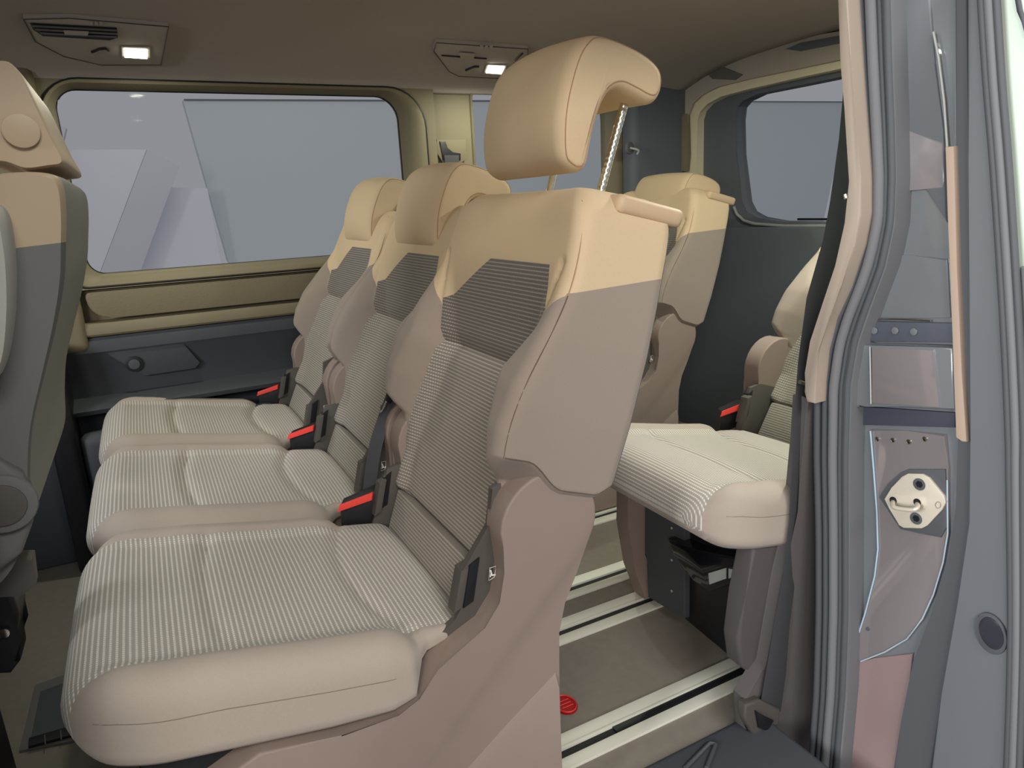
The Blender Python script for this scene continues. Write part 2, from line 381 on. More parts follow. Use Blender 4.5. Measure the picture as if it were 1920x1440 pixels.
# wall body around the windows
wf = struct(link(bpy.data.objects.new('wall_far', None)))
def plate(name, hole, rect, y0, m, parent):
    loops(name, [[(x, y0+.08, z) for x, z in rect], [(x, y0, z) for x, z in rect], [(x, y0, z) for x, z in hole], [(x, y0+.04, z) for x, z in hole]], m, parent)
plate('upper_panel', O1, rrect(-.19, .93, .79, 1.37, .02, 8, True), 2.275, M['trim'], wf)
plate('upper_panel', O2, rrect(.93, 1.80, .78, 1.42, .02, 8, True), 2.290, M['trim'], wf)
box('front_pillar', -.50, -.17, 2.25, 2.36, .62, 1.40, M['trim'], wf, .02, 3)
box('front_panel', -1.3, -.50, 2.28, 2.36, 0, .85, M['lower2'], wf, .01)
box('front_panel', -.50, -.28, 2.27, 2.36, 0, .64, M['lower2'], wf, .01)
box('rear_pillar', 1.70, 2.02, 2.22, 2.36, .62, 1.42, M['tail'], wf, .03, 3)
# sill below the long window: swept profile
sp_ = [(2.36, .80), (2.318, .828), (2.300, .826), (2.286, .815), (2.276, .800), (2.268, .790), (2.30, .784), (2.302, .70), (2.268, .694), (2.262, .682), (2.262, .664), (2.268, .658), (2.36, .655)]
bm = bmesh.new(); xe = [(-.19, 0), (-.165, 0), (-.12, 0), (.2, 0), (.6, 0), (.93, 0)]; R = []
for x, _ in xe: R.append([bm.verts.new((x, a, b_)) for a, b_ in sp_])
for A, B in zip(R, R[1:]):
    for j in range(len(A)-1): bm.faces.new((A[j], A[j+1], B[j+1], B[j]))
bm.faces.new(R[0]); bm.faces.new(R[-1][::-1]); obj('sill_panel', bm, M['trim'], wf, sharp=30)
prism('armrest_strip', [(x, 2.268, z) for x, z in rrect(-.155, .92, .706, .782, (.01, .012, .055, .01), 8)], (0, .034, 0), M['trim_tex'], wf, .006, 3)
box('sill_panel', .93, 2.0, 2.26, 2.36, .655, .83, M['trim'], wf, .02, 3)
# dark lower lining
lp = [(2.36, .655), (2.272, .655), (2.262, .640), (2.258, .615), (2.268, .600), (2.282, .50), (2.282, .485), (2.215, .470), (2.205, .462), (2.215, .448), (2.28, .43), (2.29, .33), (2.30, 0), (2.36, 0)]
bm = bmesh.new(); R = []
for x in (-.24, .4, 1.2, 2.0): R.append([bm.verts.new((x, a, b_)) for a, b_ in lp])
for A, B in zip(R, R[1:]):
    for j in range(len(A)-1): bm.faces.new((A[j], A[j+1], B[j+1], B[j]))
bm.faces.new(R[0]); bm.faces.new(R[-1][::-1]); obj('lower_lining', bm, M['lower'], wf, sharp=30)
hp = [(-.132, .614), (.051, .625), (.065, .617), (.105, .545), (.09, .530), (-.049, .529), (-.125, .600)]
hf = prism('storage_flap', [(x, 2.276-(.62-z)*.02*0, z) for x, z in hp], (0, -.014, 0), M['lower'], wf, .002)
disc('flap_socket', (-.068, 2.262, .568), (0, -1, 0), .023, .006, M['black'], wf, .002)
disc('flap_socket_cap', (-.068, 2.256, .568), (0, -1, 0), .015, .004, M['lower2'], wf, .002)
box('door_pillar', -.30, -.235, 2.16, 2.30, 0, .66, M['black'], wf, .02, 3)
box('foot_panel', -.235, .30, 2.18, 2.26, 0, .40, M['lower2'], wf, .03, 3)

# belt guide on the far pillar between the windows
bg = thing('belt_guide', 'black belt guide recessed in the beige pillar between the side windows', 'belt guide', (.985, 2.285, 1.13))
def yz(o, pts, x=0): return pts
c0 = Vector((.985, 2.285, 1.13))
def bgp(pix, y): return [up(px, py, 'y', y)-c0 for px, py in pix]
prism('guide_frame', bgp([(818, 262), (872, 262), (872, 300), (862, 306), (830, 306), (817, 285)], 2.284), (0, -.006, 0), M['trim'], bg, .002)
prism('guide_slot', bgp([(824, 265), (834, 265), (838, 278), (848, 286), (863, 288), (863, 300), (830, 300), (828, 285)], 2.278), (0, -.004, 0), M['black'], bg, .001)
prism('belt_webbing', bgp([(832, 291), (860, 291), (860, 312), (835, 312)], 2.274), (0, -.003, 0), M['webbing'], bg, .001)

# tailgate end
we = struct(link(bpy.data.objects.new('wall_rear', None)))
XT = 2.0
def onx(pix, x): return [up(px, py, 'x', x) for px, py in pix]
def xstrip(name, pix, x, dx, m, parent=None, bev=.004): return prism(name, onx(pix, x), (dx, 0, 0), m, parent, bev)
head_out = [(1165, 340), (1163, 205), (1180, 160), (1232, 148), (1330, 99), (1440, 79), (1600, 54)]
band_out = [(1600, 107), (1500, 128), (1400, 149), (1345, 163), (1315, 176), (1298, 192), (1289, 215), (1287, 340)]
xstrip('rear_header_trim', head_out+[(1600, 107)]+band_out[1:-1]+[(1286, 340)], 1.95, .06, M['header'], we, .006)
band_in = [(1318, 340), (1308, 232), (1314, 212), (1328, 197), (1352, 185), (1400, 170), (1500, 147), (1600, 126)]
band_in = [(1306, 340), (1307, 225), (1312, 208), (1326, 193), (1352, 181), (1400, 168), (1500, 145), (1600, 124)]
xstrip('opening_trim', band_out+band_in, 1.965, .06, M['trim_light'], we, .004)
xstrip('tail_lining_frame', band_in+[(1600, 140), (1500, 160), (1420, 176), (1392, 186), (1380, 200), (1377, 225), (1381, 290), (1390, 380), (1400, 400), (1420, 411), (1460, 415), (1600, 418), (1640, 640), (1640, 1000), (1230, 1000), (1230, 560), (1306, 420)], 2.0, .05, M['tail'], we, .006)
tube('tail_window_sill', onx([(1376, 388), (1382, 402), (1395, 414), (1415, 420), (1470, 424), (1600, 424)], 1.995), .006, mat('grey_sill_edge', (150, 152, 150), .4), we)
xstrip('tail_lower_lining', [(1200, 424), (1640, 428), (1640, 1000), (1200, 1000)], 1.975, .03, M['tail'], we, .01)
xstrip('grab_recess', [(1472, 92), (1500, 80), (1600, 62), (1600, 76), (1500, 96)], 1.946, .01, M['tail'], we, .002)
xstrip('header_cap', [(1322, 135), (1352, 124), (1392, 140), (1378, 150), (1335, 148)], 1.946, .01, M['grey_shell'], we, .002)
xstrip('pillar_trim', [(1228, 215), (1284, 213), (1286, 290), (1283, 322), (1232, 328)], 1.935, .03, M['trim'], we, .012)
w3 = struct(link(bpy.data.objects.new('window_3', None)))
prism('pane', onx([(1370, 160), (1610, 110), (1640, 425), (1380, 425)], 2.03), (.004, 0, 0), M['glass'], w3, 0)
tube('wiper_bar', onx([(1496, 411), (1600, 411)], 2.025), .004, M['black'], w3)
# coat hook / guide on rear pillar
hk = thing('coat_hook', 'small round grey hook on the dark rear pillar behind the steel post', 'hook', tuple(up(1178, 278, 'y', 2.20)))
disc('hook_boss', (0, 0, 0), (.3, -1, 0), .022, .012, M['grey_shell'], hk)
tube('hook_arm', smooth_path([(.0, -.012, 0), (.012, -.03, -.006), (.022, -.034, -.012), (.020, -.026, -.024)], 5), .004, M['label'], hk)

wfr = struct(link(bpy.data.objects.new('wall_front', None)))
box('dash_body', -1.36, -1.26, .60, 2.36, 0, .85, M['lower2'], wfr, .01)
box('header', -1.36, -1.26, .60, 2.36, 1.25, 1.45, M['headliner'], wfr, .01)
box('front_door', -1.3, -.40, .52, .70, 0, .90, M['lower2'], wfr, .02)
box('front_door_pillar', -.50, -.23, .52, .72, 0, .66, M['trim'], wfr, .02)
box('front_door_pillar', -.50, -.165, .50, .77, .66, 1.40, M['trim'], wfr, .02)
# near side wall behind the door opening (interior side of the third row)
wn = struct(link(bpy.data.objects.new('wall_near', None)))
box('side_lining', 1.06, 2.02, .60, .70, 0, .80, M['lower2'], wn, .02, 3)
box('roof_lining', 1.02, 2.02, .62, .78, 1.28, 1.42, M['trim'], wn, .03, 3)
box('rear_pillar', 1.80, 2.02, .62, .78, .70, 1.34, M['tail'], wn, .02, 3)
box('roof_rail', -1.3, 1.0, .60, .76, 1.31, 1.45, M['paint_dull'], wn, .03, 3)
prism('side_trim', [up(px, py, 'y', .768) for px, py in ((1512, 745), (1560, 760), (1572, 1500), (1440, 1500), (1402, 1400), (1396, 1310), (1440, 1250), (1470, 1080), (1500, 960))], (0, .03, 0), mat('brown_grey_side_trim', (92, 88, 88), .7), wn, .006)
tube('trim_gap', [up(px, py, 'y', .767) for px, py in ((1396, 1315), (1398, 1360), (1415, 1405), (1450, 1446))], .0018, M['black'], wn)

# ================================================================ OVERHEAD CONSOLES
def console(name, label, pix_body, zc, lamp_px, extra):
    """console let into the sloping edge of the headliner; plane through y 2.04..2.25"""
    p0 = Vector((0, 2.02, 1.405)); nrm = Vector((0, -.22, -1)).normalized()
    def on(px, py, off=0):
        d = cf+cr*((px-960)/FPX)+cu*((720-py)/FPX); o = Vector((0, 0, H)); a = p0+nrm*off
        return o+d*((a-o).dot(nrm)/d.dot(nrm))
    c = on(*lamp_px); t = thing(name, label, 'reading lamp', c, 'overhead consoles')
    P = [on(*q, .004)-c for q in pix_body]; prism('console_body', P, -nrm*.02, M['headliner'], t, .004)
    tube('console_gap', [p+nrm*.0004 for p in P], .0013, M['shell_dark'], t, 6, True)
    return t, lambda px, py, off=.006: on(px, py, off)-c, nrm
t, on, nr = console('overhead_console', 'left overhead console with air vent and lit lamp above the long window', [(44, 36), (130, 34), (316, 50), (302, 122), (190, 122), (120, 106), (66, 78)], 0, (253, 98), 0)
prism('vent_recess', [on(*q) for q in ((56, 43), (219, 52), (221, 70), (205, 75), (80, 67), (62, 55))], nr*.001, M['black'], t, 0)
for (a, b_) in (((60, 48.5), (219, 57)), ((66, 55), (220, 63.5)), ((76, 62), (219, 69.5))):
    tube('vent_slat', [on(*a, .009), on(*b_, .009)], .0024, M['grey_shell'], t, 6)
prism('vent_slider', [on(*q, .008) for q in ((119, 56), (166, 58), (164, 64), (121, 62))], nr*.004, M['header'], t, .001)
tube('console_clip', [on(*q, .007) for q in ((172, 98), (180, 95), (186, 92), (198, 91), (204, 95))], .003, M['black'], t, 6)
prism('lamp_bezel', [on(*q, .005) for q in ((227, 86), (281, 87), (282, 112), (228, 110))], nr*.003, M['header'], t, .001)
prism('lamp_lens', [on(*q, .008) for q in ((232, 90), (276, 92), (276, 108), (233, 105))], nr*.004, M['lamp'], t, .001)
for k in range(3): prism('console_button', [on(168+k*9+a, 40+b_, .005) for a, b_ in ((0, 0), (6, .4), (6, 6), (0, 5.6))], nr*.002, M['header'], t, .0005)
t, on, nr = console('overhead_console', 'right overhead console with lit lamp beside the raised headrest', [(818, 80), (990, 92), (985, 150), (860, 143), (842, 134), (813, 96)], 0, (928, 129), 0)
for (a, b_) in (((828, 104), (866, 107)), ((866, 107), (912, 110))): tube('vent_slat', [on(*a, .006), on(*b_, .006)], .0022, M['black'], t, 6)
prism('vent_slider', [on(*q, .008) for q in ((861, 98), (890, 100), (888, 109), (863, 107))], nr*.003, M['header'], t, .001)
tube('console_clip', [on(*q, .007) for q in ((873, 132), (882, 128), (890, 125), (898, 125))], .003, M['black'], t, 6)
tube('console_clip', [on(*q, .007) for q in ((966, 114), (974, 106), (980, 100))], .0025, M['black'], t, 6)
prism('lamp_bezel', [on(*q, .005) for q in ((912, 120), (950, 121), (944, 141), (906, 138))], nr*.003, M['header'], t, .001)
prism('lamp_lens', [on(*q, .008) for q in ((916, 122), (946, 124), (940, 137), (911, 135))], nr*.004, M['lamp'], t, .001)
for k in range(3): prism('console_button', [on(900+k*9+a, 84+b_, .005) for a, b_ in ((0, 0), (6, .4), (6, 6), (0, 5.6))], nr*.002, M['header'], t, .0005)
def lamp(loc, power, col=(1, .98, .78), size=.05):
    l = bpy.data.lights.new('dome_light', 'AREA'); l.shape = 'DISK'; l.size = size; l.energy = power; l.color = col
    o = bpy.data.objects.new('dome_light', l); COL.objects.link(o); o.location = loc; return o
for px, py, pw in ((253, 98, 2.6), (928, 129, 2.2)):
    p = up(px, py, 'z', 1.37); lamp((p.x, min(p.y, 2.18), 1.345), pw, size=.04)
# the two matching lamps on the door side of the headliner (out of frame)
for x, pw, lb in ((.08, .5, 'door side dome lamp over the near seat'), (1.42, 10.0, 'door side dome lamp over the third row seat')):
    t = thing('dome_lamp', lb, 'lamp', (x, 1.02, 1.42)); 
    box('lamp_lens', -.02, .02, -.012, .012, -.006, -.002, M['lamp'], t, .001); box('lamp_bezel', -.03, .03, -.02, .02, -.003, .004, M['header'], t, .001)
    lamp((x, 1.02, 1.395), pw, (.98, 1, .84), .05)

# ================================================================ SEAT
TH = radians(20)
U_INS = .186
# ---- cushion (x along the car, y across, z up), local origin on the floor under the seat
ZT = [(-.19, .462), (-.15, .470), (-.11, .470), (-.05, .457), (0, .449), (.12, .423), (.2, .408), (.26, .400), (.335, .388)]
ZB = [(-.19, .380), (-.12, .372), (0, .350), (.12, .328), (.20, .318), (.232, .322), (.25, .362), (.30, .372), (.34, .368)]
HW = [(-.19, .238), (.20, .240), (.232, .236), (.262, .206), (.34, .190)]
def cushion_bm():
    st = []; r = .052; xf = -.168
    for k in range(15): st.append(xf+r*(1-cos(pi/2*k/14)))
    x = xf+r
    while x < .325: x += .006; st.append(x)
    st += [.330, .333, .335]
    nf, ns, nb, nc = 76, 5, 20, 7
    def ring(x):
        d = x-xf; t = 0
        if d < r: t = r-sqrt(max(0, r*r-(r-d)**2))
        if x > .315: t = (x-.315)**2/.02**2*.012
        dp = x-xf; a = interp(HW, x)-t*.9-(.044*(1-dp/.11)**2 if dp < .11 else 0); zt = interp(ZT, x)-t*.95; zb = interp(ZB, x)+t*.75
        bol = .017*(1-smoothstep(.20, .262, x))*smoothstep(xf+.01, xf+.09, x)
        rc = min(.036, (zt-zb)*.46); rb = min(.012+t*.1, (zt-zb)*.3); P = []
        for i in range(nf+1): P.append((-a+rc+(2*a-2*rc)*i/nf, zt))
        for i in range(1, nc): q = pi/2*(1-i/nc); P.append((a-rc+rc*cos(q), zt-rc+rc*sin(q)))
        for i in range(ns+1): P.append((a, zt-rc+(zb+rb-zt+rc)*i/ns))
        for i in range(nb+1): P.append((a-rb+(2*rb-2*a)*i/nb, zb))
        for i in range(ns+1): P.append((-a, zb+rb+(zt-rc-zb-rb)*i/ns))
        for i in range(1, nc): q = pi-pi/2*i/nc; P.append((-a+rc+rc*cos(q), zt-rc+rc*sin(q)))
        out = []
        for y, z in P:
            h = smoothstep(zb+.3*(zt-zb), zt, z); ay = abs(y)
            z += bol*h*smoothstep(.16, .20, ay)
            z += .006*h*(1-(y/.2)**2 if ay < .2 else 0)                                   # crown
            z -= h*.0045*exp(-((ay-U_INS)/.004)**2)*(1 if x < .262 else .2)                # seam along the insert
            z -= h*(.006*exp(-((x-.003-.02*(y/.19)**2)/.012)**2)+.003*exp(-((x-.003-.02*(y/.19)**2)/.004)**2))*(1-smoothstep(.17, .2, ay))
            cx = .262-.05*(1-(y/.19)**2)*0-.10*smoothstep(.0, 1, (y+.19)/.38)*0+.0
            z -= h*(.006*exp(-((x-(.205+.035*(y/.19)**2))/.012)**2)+.003*exp(-((x-(.205+.035*(y/.19)**2))/.004)**2))
            if ay > .19 and z < zt-.03: y += -math.copysign(.0022, y)*exp(-((z-(zt-.036))/.003)**2)
            out.append((x, y, z))
        return out
    # arc length of the centre line for the cloth rows
    arc = [(xf-.001, -.055)]
    def uvf(c):
        x, y, z = c; s = x
        if x < xf+r:
            ztc = interp(ZT, xf+r); q = max(0., min(1.6, math.asin(max(-1, min(1, (xf+r-x)/r))))); s = xf+r-r*q
            if x < xf+.004: s -= max(0, (ztc-r)-z)
        return (s, y)
    bm = ring_loft(st, ring, uvf); tree = BVHTree.FromBMesh(bm)
    for s in (-1, 1): cut(bm, (0, s*U_INS, 0), (0, 1, 0), lambda c, n: abs(abs(c.y)-U_INS) < .02)
    cut(bm, (0, 0, .402), (0, 0, 1), lambda c, n: c.x < -.12)
    def cl(c, n):
        if abs(c.y) < U_INS:
            if n.z > .25 and c.z > .375 and c.x < .334: return 'seat_insert'
            if c.x < -.10 and c.z > .402 and n.x < 0: return 'seat_insert'
        return 'seat_cushion'
    return tree, split_regions(bm, cl, ['seat_cushion', 'seat_insert'], {'seat_cushion': M['cloth'], 'seat_insert': M['stripe']})

# ---- backrest in its own frame: X backwards (-w), Y across (u), Z up the back (v)
PU = [(.178, .410), (.143, .338), (-.143, .338), (-.186, .415), (-.168, .492), (.018, .492)]
PL = [(.143, .338), (.200, .115), (.188, .050), (.18, .0), (-.18, .0), (-.188, .050), (-.200, .115), (-.143, .338)]
HWB = [(0, .196), (.185, .200), (.205, .222), (.225, .245), (.30, .247), (.40, .242), (.46, .234), (.53, .222), (.60, .205), (.66, .2)]
def ins_half(v): return interp([(0, .18), (.05, .188), (.115, .200), (.338, .143), (.410, .182), (.5, .20)], v)
def wing(u, v):
    """forward bulge of the side bolsters"""
    hi = interp([(0, .018), (.17, .030), (.21, .046), (.26, .052), (.32, .046), (.38, .028), (.44, .008), (.48, 0)], v)
    a = ins_half(min(v, .5)); au = abs(u)
    return hi*smoothstep(a-.012, min(a+.045, .222), au)
VT = .607
def back_bm():
    st = []; r = .05; v = .042
    st += [.042, .0425, .044, .047, .052]
    v = .052
    while v < VT-r: v += .006 if not (.18 < v < .235) else .003; st.append(v)
    for k in range(1, 15): st.append(VT-r+r*sin(pi/2*k/14))
    nf, ns, nb, nc = 84, 14, 20, 6
    def ring(v):
        t = 0
        if v > VT-r: d = v-(VT-r); t = r-sqrt(max(0, r*r-d*d))
        if v < .055: t = max(t, .012*(1-sqrt(max(0, 1-((.055-v)/.013)**2))))
        a = interp(HWB, v)-t*1.0; wf = 0-t*.55; wb = -.165+t*.5
        if v < .2: wb = -.165+.04*smoothstep(.2, .17, v)
        rc = .022; rb = .014; P = []
        for i in range(nf+1): P.append((-a+rc+(2*a-2*rc)*i/nf, wf))
        for i in range(1, nc): q = pi/2*(1-i/nc); P.append((a-rc+rc*cos(q), wf-rc+rc*sin(q)))
        for i in range(ns+1): P.append((a, wf-rc+(wb+rb-wf+rc)*i/ns))
        for i in range(nb+1): P.append((a-rb+(2*rb-2*a)*i/nb, wb))
        for i in range(ns+1): P.append((-a, wb+rb+(wf-rc-wb-rb)*i/ns))
        for i in range(1, nc): q = pi-pi/2*i/nc; P.append((-a+rc+rc*cos(q), wf-rc+rc*sin(q)))
        out = []
        for u, w in P:
            h = smoothstep(-.10, -.012, w); au = abs(u); ih = ins_half(min(v, .5))
            w += h*wing(u, v)
            rec = .022*(1-smoothstep(.36, .50, v))
            w -= h*rec*(1-smoothstep(ih-.035, ih+.004, au))
            w -= h*.008*smoothstep(.50, .60, v)*(1-smoothstep(.08, .19, au))
            w -= h*(.010*exp(-((v-.338)/.016)**2)+.004*exp(-((v-.338)/.004)**2))*(1-smoothstep(.14, .16, au))
            if v < .5: w -= h*.005*exp(-((au-ih)/.0045)**2)
            vv = v+(-w)*.15*smoothstep(.40, .60, v)
            vv -= .034*smoothstep(.0, .07, -w)*(1-.7*smoothstep(.125, .165, -w))*smoothstep(.15, .21, v)*(1-smoothstep(.21, .36, v))
            out.append((-w, u, vv))
        return out
    bm = ring_loft(st, ring, lambda c: (c.z, c.y))
    tree = BVHTree.FromBMesh(bm)
    # exact boundaries
    def cut2(p, q, sel):
        d = Vector((0, q[0]-p[0], q[1]-p[1])); cut(bm, (0, p[0], p[1]), Vector((1, 0, 0)).cross(d).normalized(), sel)
    for P in (PU, PL):
        for i in range(len(P)):
            p, q = P[i-1], P[i]; lo, hi = min(p[1], q[1])-.008, max(p[1], q[1])+.008; a, b_ = min(p[0], q[0])-.008, max(p[0], q[0])+.008
            cut2(p, q, lambda c, n: c.x < .06 and lo < c.z < hi and a < c.y < b_)
    # beige / brown line : on the sides and on the front bolsters
    cut(bm, (.007, 0, .458), Vector((.160, 0, .063)).cross(Vector((0, 1, 0))).normalized(), lambda c, n: abs(c.y) > .19 and c.x > .0 and abs(n.y) > .6)
    for s in (-1, 1):
        d = Vector((0, -s*.046, -.046)); cut(bm, (0, s*.236, .460), d.cross(Vector((1, 0, 0))).normalized(), lambda c, n: c.y*s > .15 and c.x < .03 and abs(n.y) <= .75)
    cut(bm, (.157, 0, 0), (1, 0, 0), lambda c, n: c.x > .12)
    def cl(c, n):
        u, v = c.y, c.z
        if c.x > .157: return 'back_panel'
        if c.x < .06 and abs(n.y) < .93:
            if in_poly((u, v), PU): return 'upper_insert'
            if in_poly((u, v), PL): return 'lower_insert'
        if n.y*u > 0 and abs(n.y) > .6 and c.x > 0: return 'upper_cover' if v > .458+(c.x-.007)*.063/.160 else 'backrest'
        if v > .46-(.236-abs(u)) and v > .40: return 'upper_cover'
        return 'backrest'
    return tree, split_regions(bm, cl, ['backrest', 'upper_cover', 'upper_insert', 'lower_insert', 'back_panel'],
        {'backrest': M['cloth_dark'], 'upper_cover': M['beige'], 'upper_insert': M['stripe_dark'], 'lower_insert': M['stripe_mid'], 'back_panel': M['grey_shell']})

HR = [(.634, -.016), (.646, .004), (.690, .020), (.735, .026), (.785, .024), (.818, .010), (.832, -.014), (.838, -.060), (.837, -.100), (.828, -.126), (.806, -.138), (.782, -.134), (.772, -.118), (.772, -.085), (.770, -.062), (.756, -.048), (.725, -.042), (.685, -.042), (.650, -.044), (.636, -.034)]
def headrest_bm():
    path = smooth_path([(-w, 0, v) for v, w in HR], 5, True); n = len(path); c = sum(path, Vector())/n; nrm = []
    for i in range(n):
        t = (path[(i+1) % n]-path[i-1]).normalized(); nrm.append(Vector((-t.z, 0, t.x)))
    if (path[0]-c).dot(nrm[0]) < 0: nrm = [-x for x in nrm]
    hw = .131; r = .021; us = []
    for k in range(9): us.append((-hw+r*(1-cos(pi/2*k/8))))
    us += [-.09, -.06, -.03, 0, .03, .06, .09]+[-u for u in us[:9][::-1]]
    bm = bmesh.new(); R = []
    for u in us:
        d = hw-abs(u); t = r-sqrt(max(0, r*r-(r-d)**2)) if d < r else 0
        t = t*.72; R.append([])
        for p, nn in zip(path, nrm):
            fr = smoothstep(.01, -.02, p.x)*.012*(1-(u/hw)**2)
            q = p-nn*min(t, .014 if p.x > -.01 and p.z < .76 else .018); R[-1].append(bm.verts.new((q.x-fr, u, q.z-.006*(u/hw)**2*smoothstep(.7, .83, p.z))))
    for A, B in zip(R, R[1:]):
        for j in range(n): bm.faces.new((A[j], A[(j+1) % n], B[(j+1) % n], B[j]))
    bm.faces.new(R[0]); bm.faces.new(R[-1][::-1]); bmesh.ops.triangulate(bm, faces=[f for f in bm.faces if len(f.verts) > 4])
    return bm, path, nrm

def hit(tree, o, d):
    h = tree.ray_cast(Vector(o), Vector(d).normalized()); return h[0]+h[1]*.0002 if h[0] else None
def mirror_y(pts): return [(x, -y, z) for x, y, z in pts]
def put(o, parent, **k):
    link(o, parent)
    for a, b_ in k.items(): setattr(o, a, b_)
    return o
# side outline of the base cover (x, z)
COV = [(-.03, .315), (.03, .338), (.128, .318), (.205, .312), (.238, .326), (.262, .366), (.34, .398), (.366, .430), (.376, .474), (.373, .51)]
arc = [(.448+.078*cos(a), .528+.078*sin(a)) for a in [radians(q) for q in range(175, -21, -13)]]
COV = COV+arc+[(.508, .480), (.490, .440), (.464, .398), (.456, .350), (.454, .29), (.452, .16), (.452, .012), (.02, .012), (-.01, .10), (-.03, .22)]
LOW = [(.447, .290), (.36, .235), (.25, .160), (.12, .060), (.06, .012), (.452, .012)]

def make_seat(label):
    t = thing('car_seat', label, 'seat', (0, 0, 0), 'cabin seats')
    ctree, c = cushion_bm(); cu_ = put(c['seat_cushion'], t); put(c['seat_insert'], cu_)
    for s in (-1, 1):
        Pc = [hit(ctree, (x, s*.5, interp(ZT, x)-.034), (0, -s, 0)) for x in [-.13+.012*k for k in range(29)]]
        tube('seam', [p for p in Pc if p], .0006, M['cloth_seam'], cu_, 5)
    # frame under the cushion
    bm = bmesh.new(); add_box(bm, -.10, .33, -.20, .20, .22, .352, .01); add_box(bm, .0, .42, -.19, .19, .012, .22, .01); obj('base_frame', bm, M['black'], t)
    # shrouds on both sides with the recliner drum
    for s in (-1, 1):
        y0 = s*.200 if s > 0 else -.248; 
        sh = prism('side_shroud', [(x, s*.238, z) for x, z in COV], (0, -s*.048, 0), M['shell'], t, .004, 3)
        LOW2 = [(.447, .264), (.36, .209), (.25, .134), (.12, .036), (.09, .012), (.447, .012)]
        loops('shroud_panel', [[(x, s*.236, z) for x, z in LOW], [(x, s*.2475, z) for x, z in LOW2]], M['shell'], sh, cap=True)
        br = prism('seat_bracket', [(x, s*.199, z) for x, z in ([(.24, .30), (.255, .372), (.31, .400), (.336, .436), (.325, .475), (.372, .530), (.378, .585), (.42, .60), (.46, .50), (.44, .30)] if s < 0 else [(.28, .33), (.31, .400), (.325, .445), (.345, .495), (.38, .500), (.44, .48), (.44, .33)])], (0, -s*.010, 0), M['shell_dark'], t, .002)
        prism('handle_recess', [(x, s*.203, z) for x, z in [(.322, .418), (.338, .424), (.352, .488), (.336, .480)]], (0, -s*.016, 0), M['black'], br, .001)
        prism('recline_handle', [(x, s*.200, z) for x, z in [(.308, .412), (.322, .418), (.338, .478), (.324, .474)]], (0, -s*.024, 0), M['shell_dark'], br, .002)
    # backrest
    btree, b = back_bm(); bk = put(b['backrest'], t, location=(.335, 0, .42), rotation_euler=(0, TH, 0))
    for k in ('upper_cover', 'upper_insert', 'lower_insert', 'back_panel'): put(b[k], bk)
    # dotted strip below the gap
    st = add_box(bmesh.new(), .012, .05, -.185, .185, -.055, .040, .006); uvl = st.loops.layers.uv.new('UVMap')
    for f in st.faces:
        for l in f.loops: l[uvl].uv = (l.vert.co.z, l.vert.co.y)
    lo = obj('waist_panel', st, M['stripe_mid'], bk)
    # leatherette pad on the top edge
    pb = bmesh.new(); add_box(pb, .052, .172, -.212, .212, .592, .620, .013, 4)
    for v_ in pb.verts: v_.co.z += (v_.co.x-.04)*.10-.012*smoothstep(.13, .212, abs(v_.co.y))+.001; v_.co.x += .004
    obj('top_pad', pb, M['beige_pad'], bk)
    # seam threads
    def on_side(u, v, w): return (-w, u, v)
    for s in (-1, 1):
        P1 = [hit(btree, (.009-interp([(.2, .030), (.222, .044), (.26, .050), (.32, .044), (.38, .026), (.44, .008), (.48, 0)], v), s*.4, v), (0, -s, 0)) for v in [.585-.012*k for k in range(31)]]
        P1 = [p for p in P1 if p]
        for _ in range(6): P1 = [P1[0]]+[(a+b_*2+c_)/4 for a, b_, c_ in zip(P1, P1[1:], P1[2:])]+[P1[-1]]
        k = next((i for i, p in enumerate(P1) if p.z < .458), 5)
        tube('seam', P1[:k+1], .0009, M['thread_beige'], bk, 5); tube('seam', P1[k:], .0009, M['thread'], bk, 5)
        P2 = [hit(btree, (x, s*.4, .226-.034*smoothstep(.0, .07, x)*(1-.7*smoothstep(.125, .165, x))), (0, -s, 0)) for x in [-.034+.009*k for k in range(22)]]
        tube('seam', [p for p in P2 if p], .0009, M['thread'], bk, 5)
    # headrest
    hb, path, nrm = headrest_bm(); htree = BVHTree.FromBMesh(hb); hr = obj('headrest', hb, M['beige'], t, sharp=60); hr.location = (.335, 0, .42); hr.rotation_euler = (0, TH, 0)
    for s in (-1, 1):
        Ph = [hit(htree, ((p-n_*.009).x, s*.3, (p-n_*.009).z), (0, -s, 0)) for p, n_ in zip(path, nrm)]
        tube('seam', [p for p in Ph if p], .0009, M['thread_beige'], hr, 5, True)
    for s in (-1, 1):
        tube('headrest_post', [(.108, s*.080, .50), (.108, s*.080, .784)], .0068, M['notch'] if s < 0 else M['chrome'], hr, 16)
    # buckle on the far side
    bu = prism('belt_buckle', [(.255, .212, .436), (.268, .240, .436), (.335, .236, .452), (.348, .210, .452), (.318, .194, .452)], (-.004, 0, -.06), M['black'], t, .004)
    prism('release_button', [(.251, .212, .424), (.256, .211, .4375), (.316, .192, .4555), (.312, .192, .440)], (-.004, -.004, 0), M['red'], bu, .001)
    tube('buckle_strap', smooth_path([(.335, .222, .43), (.36, .218, .44), (.39, .212, .46)], 4), .004, M['webbing'], t, 8, flat=((0, 1, 0), 3.2))
    # printed recline mark on the bracket
    ic = Vector((.352, -.2085, .455))
    for s in (-1, 1):
        mk = bmesh.new(); c = Vector((.366, s*.2096, .462))
        def q(a, b_): return (c.x+a*.9, c.y, c.z+b_)
        add_tube(mk, [q(-.006, -.009), q(.004, -.006), q(.008, .010), q(-.003, .010)], .0007, 5, True)
        add_tube(mk, [q(-.002, .006), q(.000, -.002), q(.006, -.003)], .0014, 5); add_tube(mk, [q(-.003, -.004), q(-.001, .002)], .001, 5)
        obj('recline_mark', mk, M['white'], t)
    return t
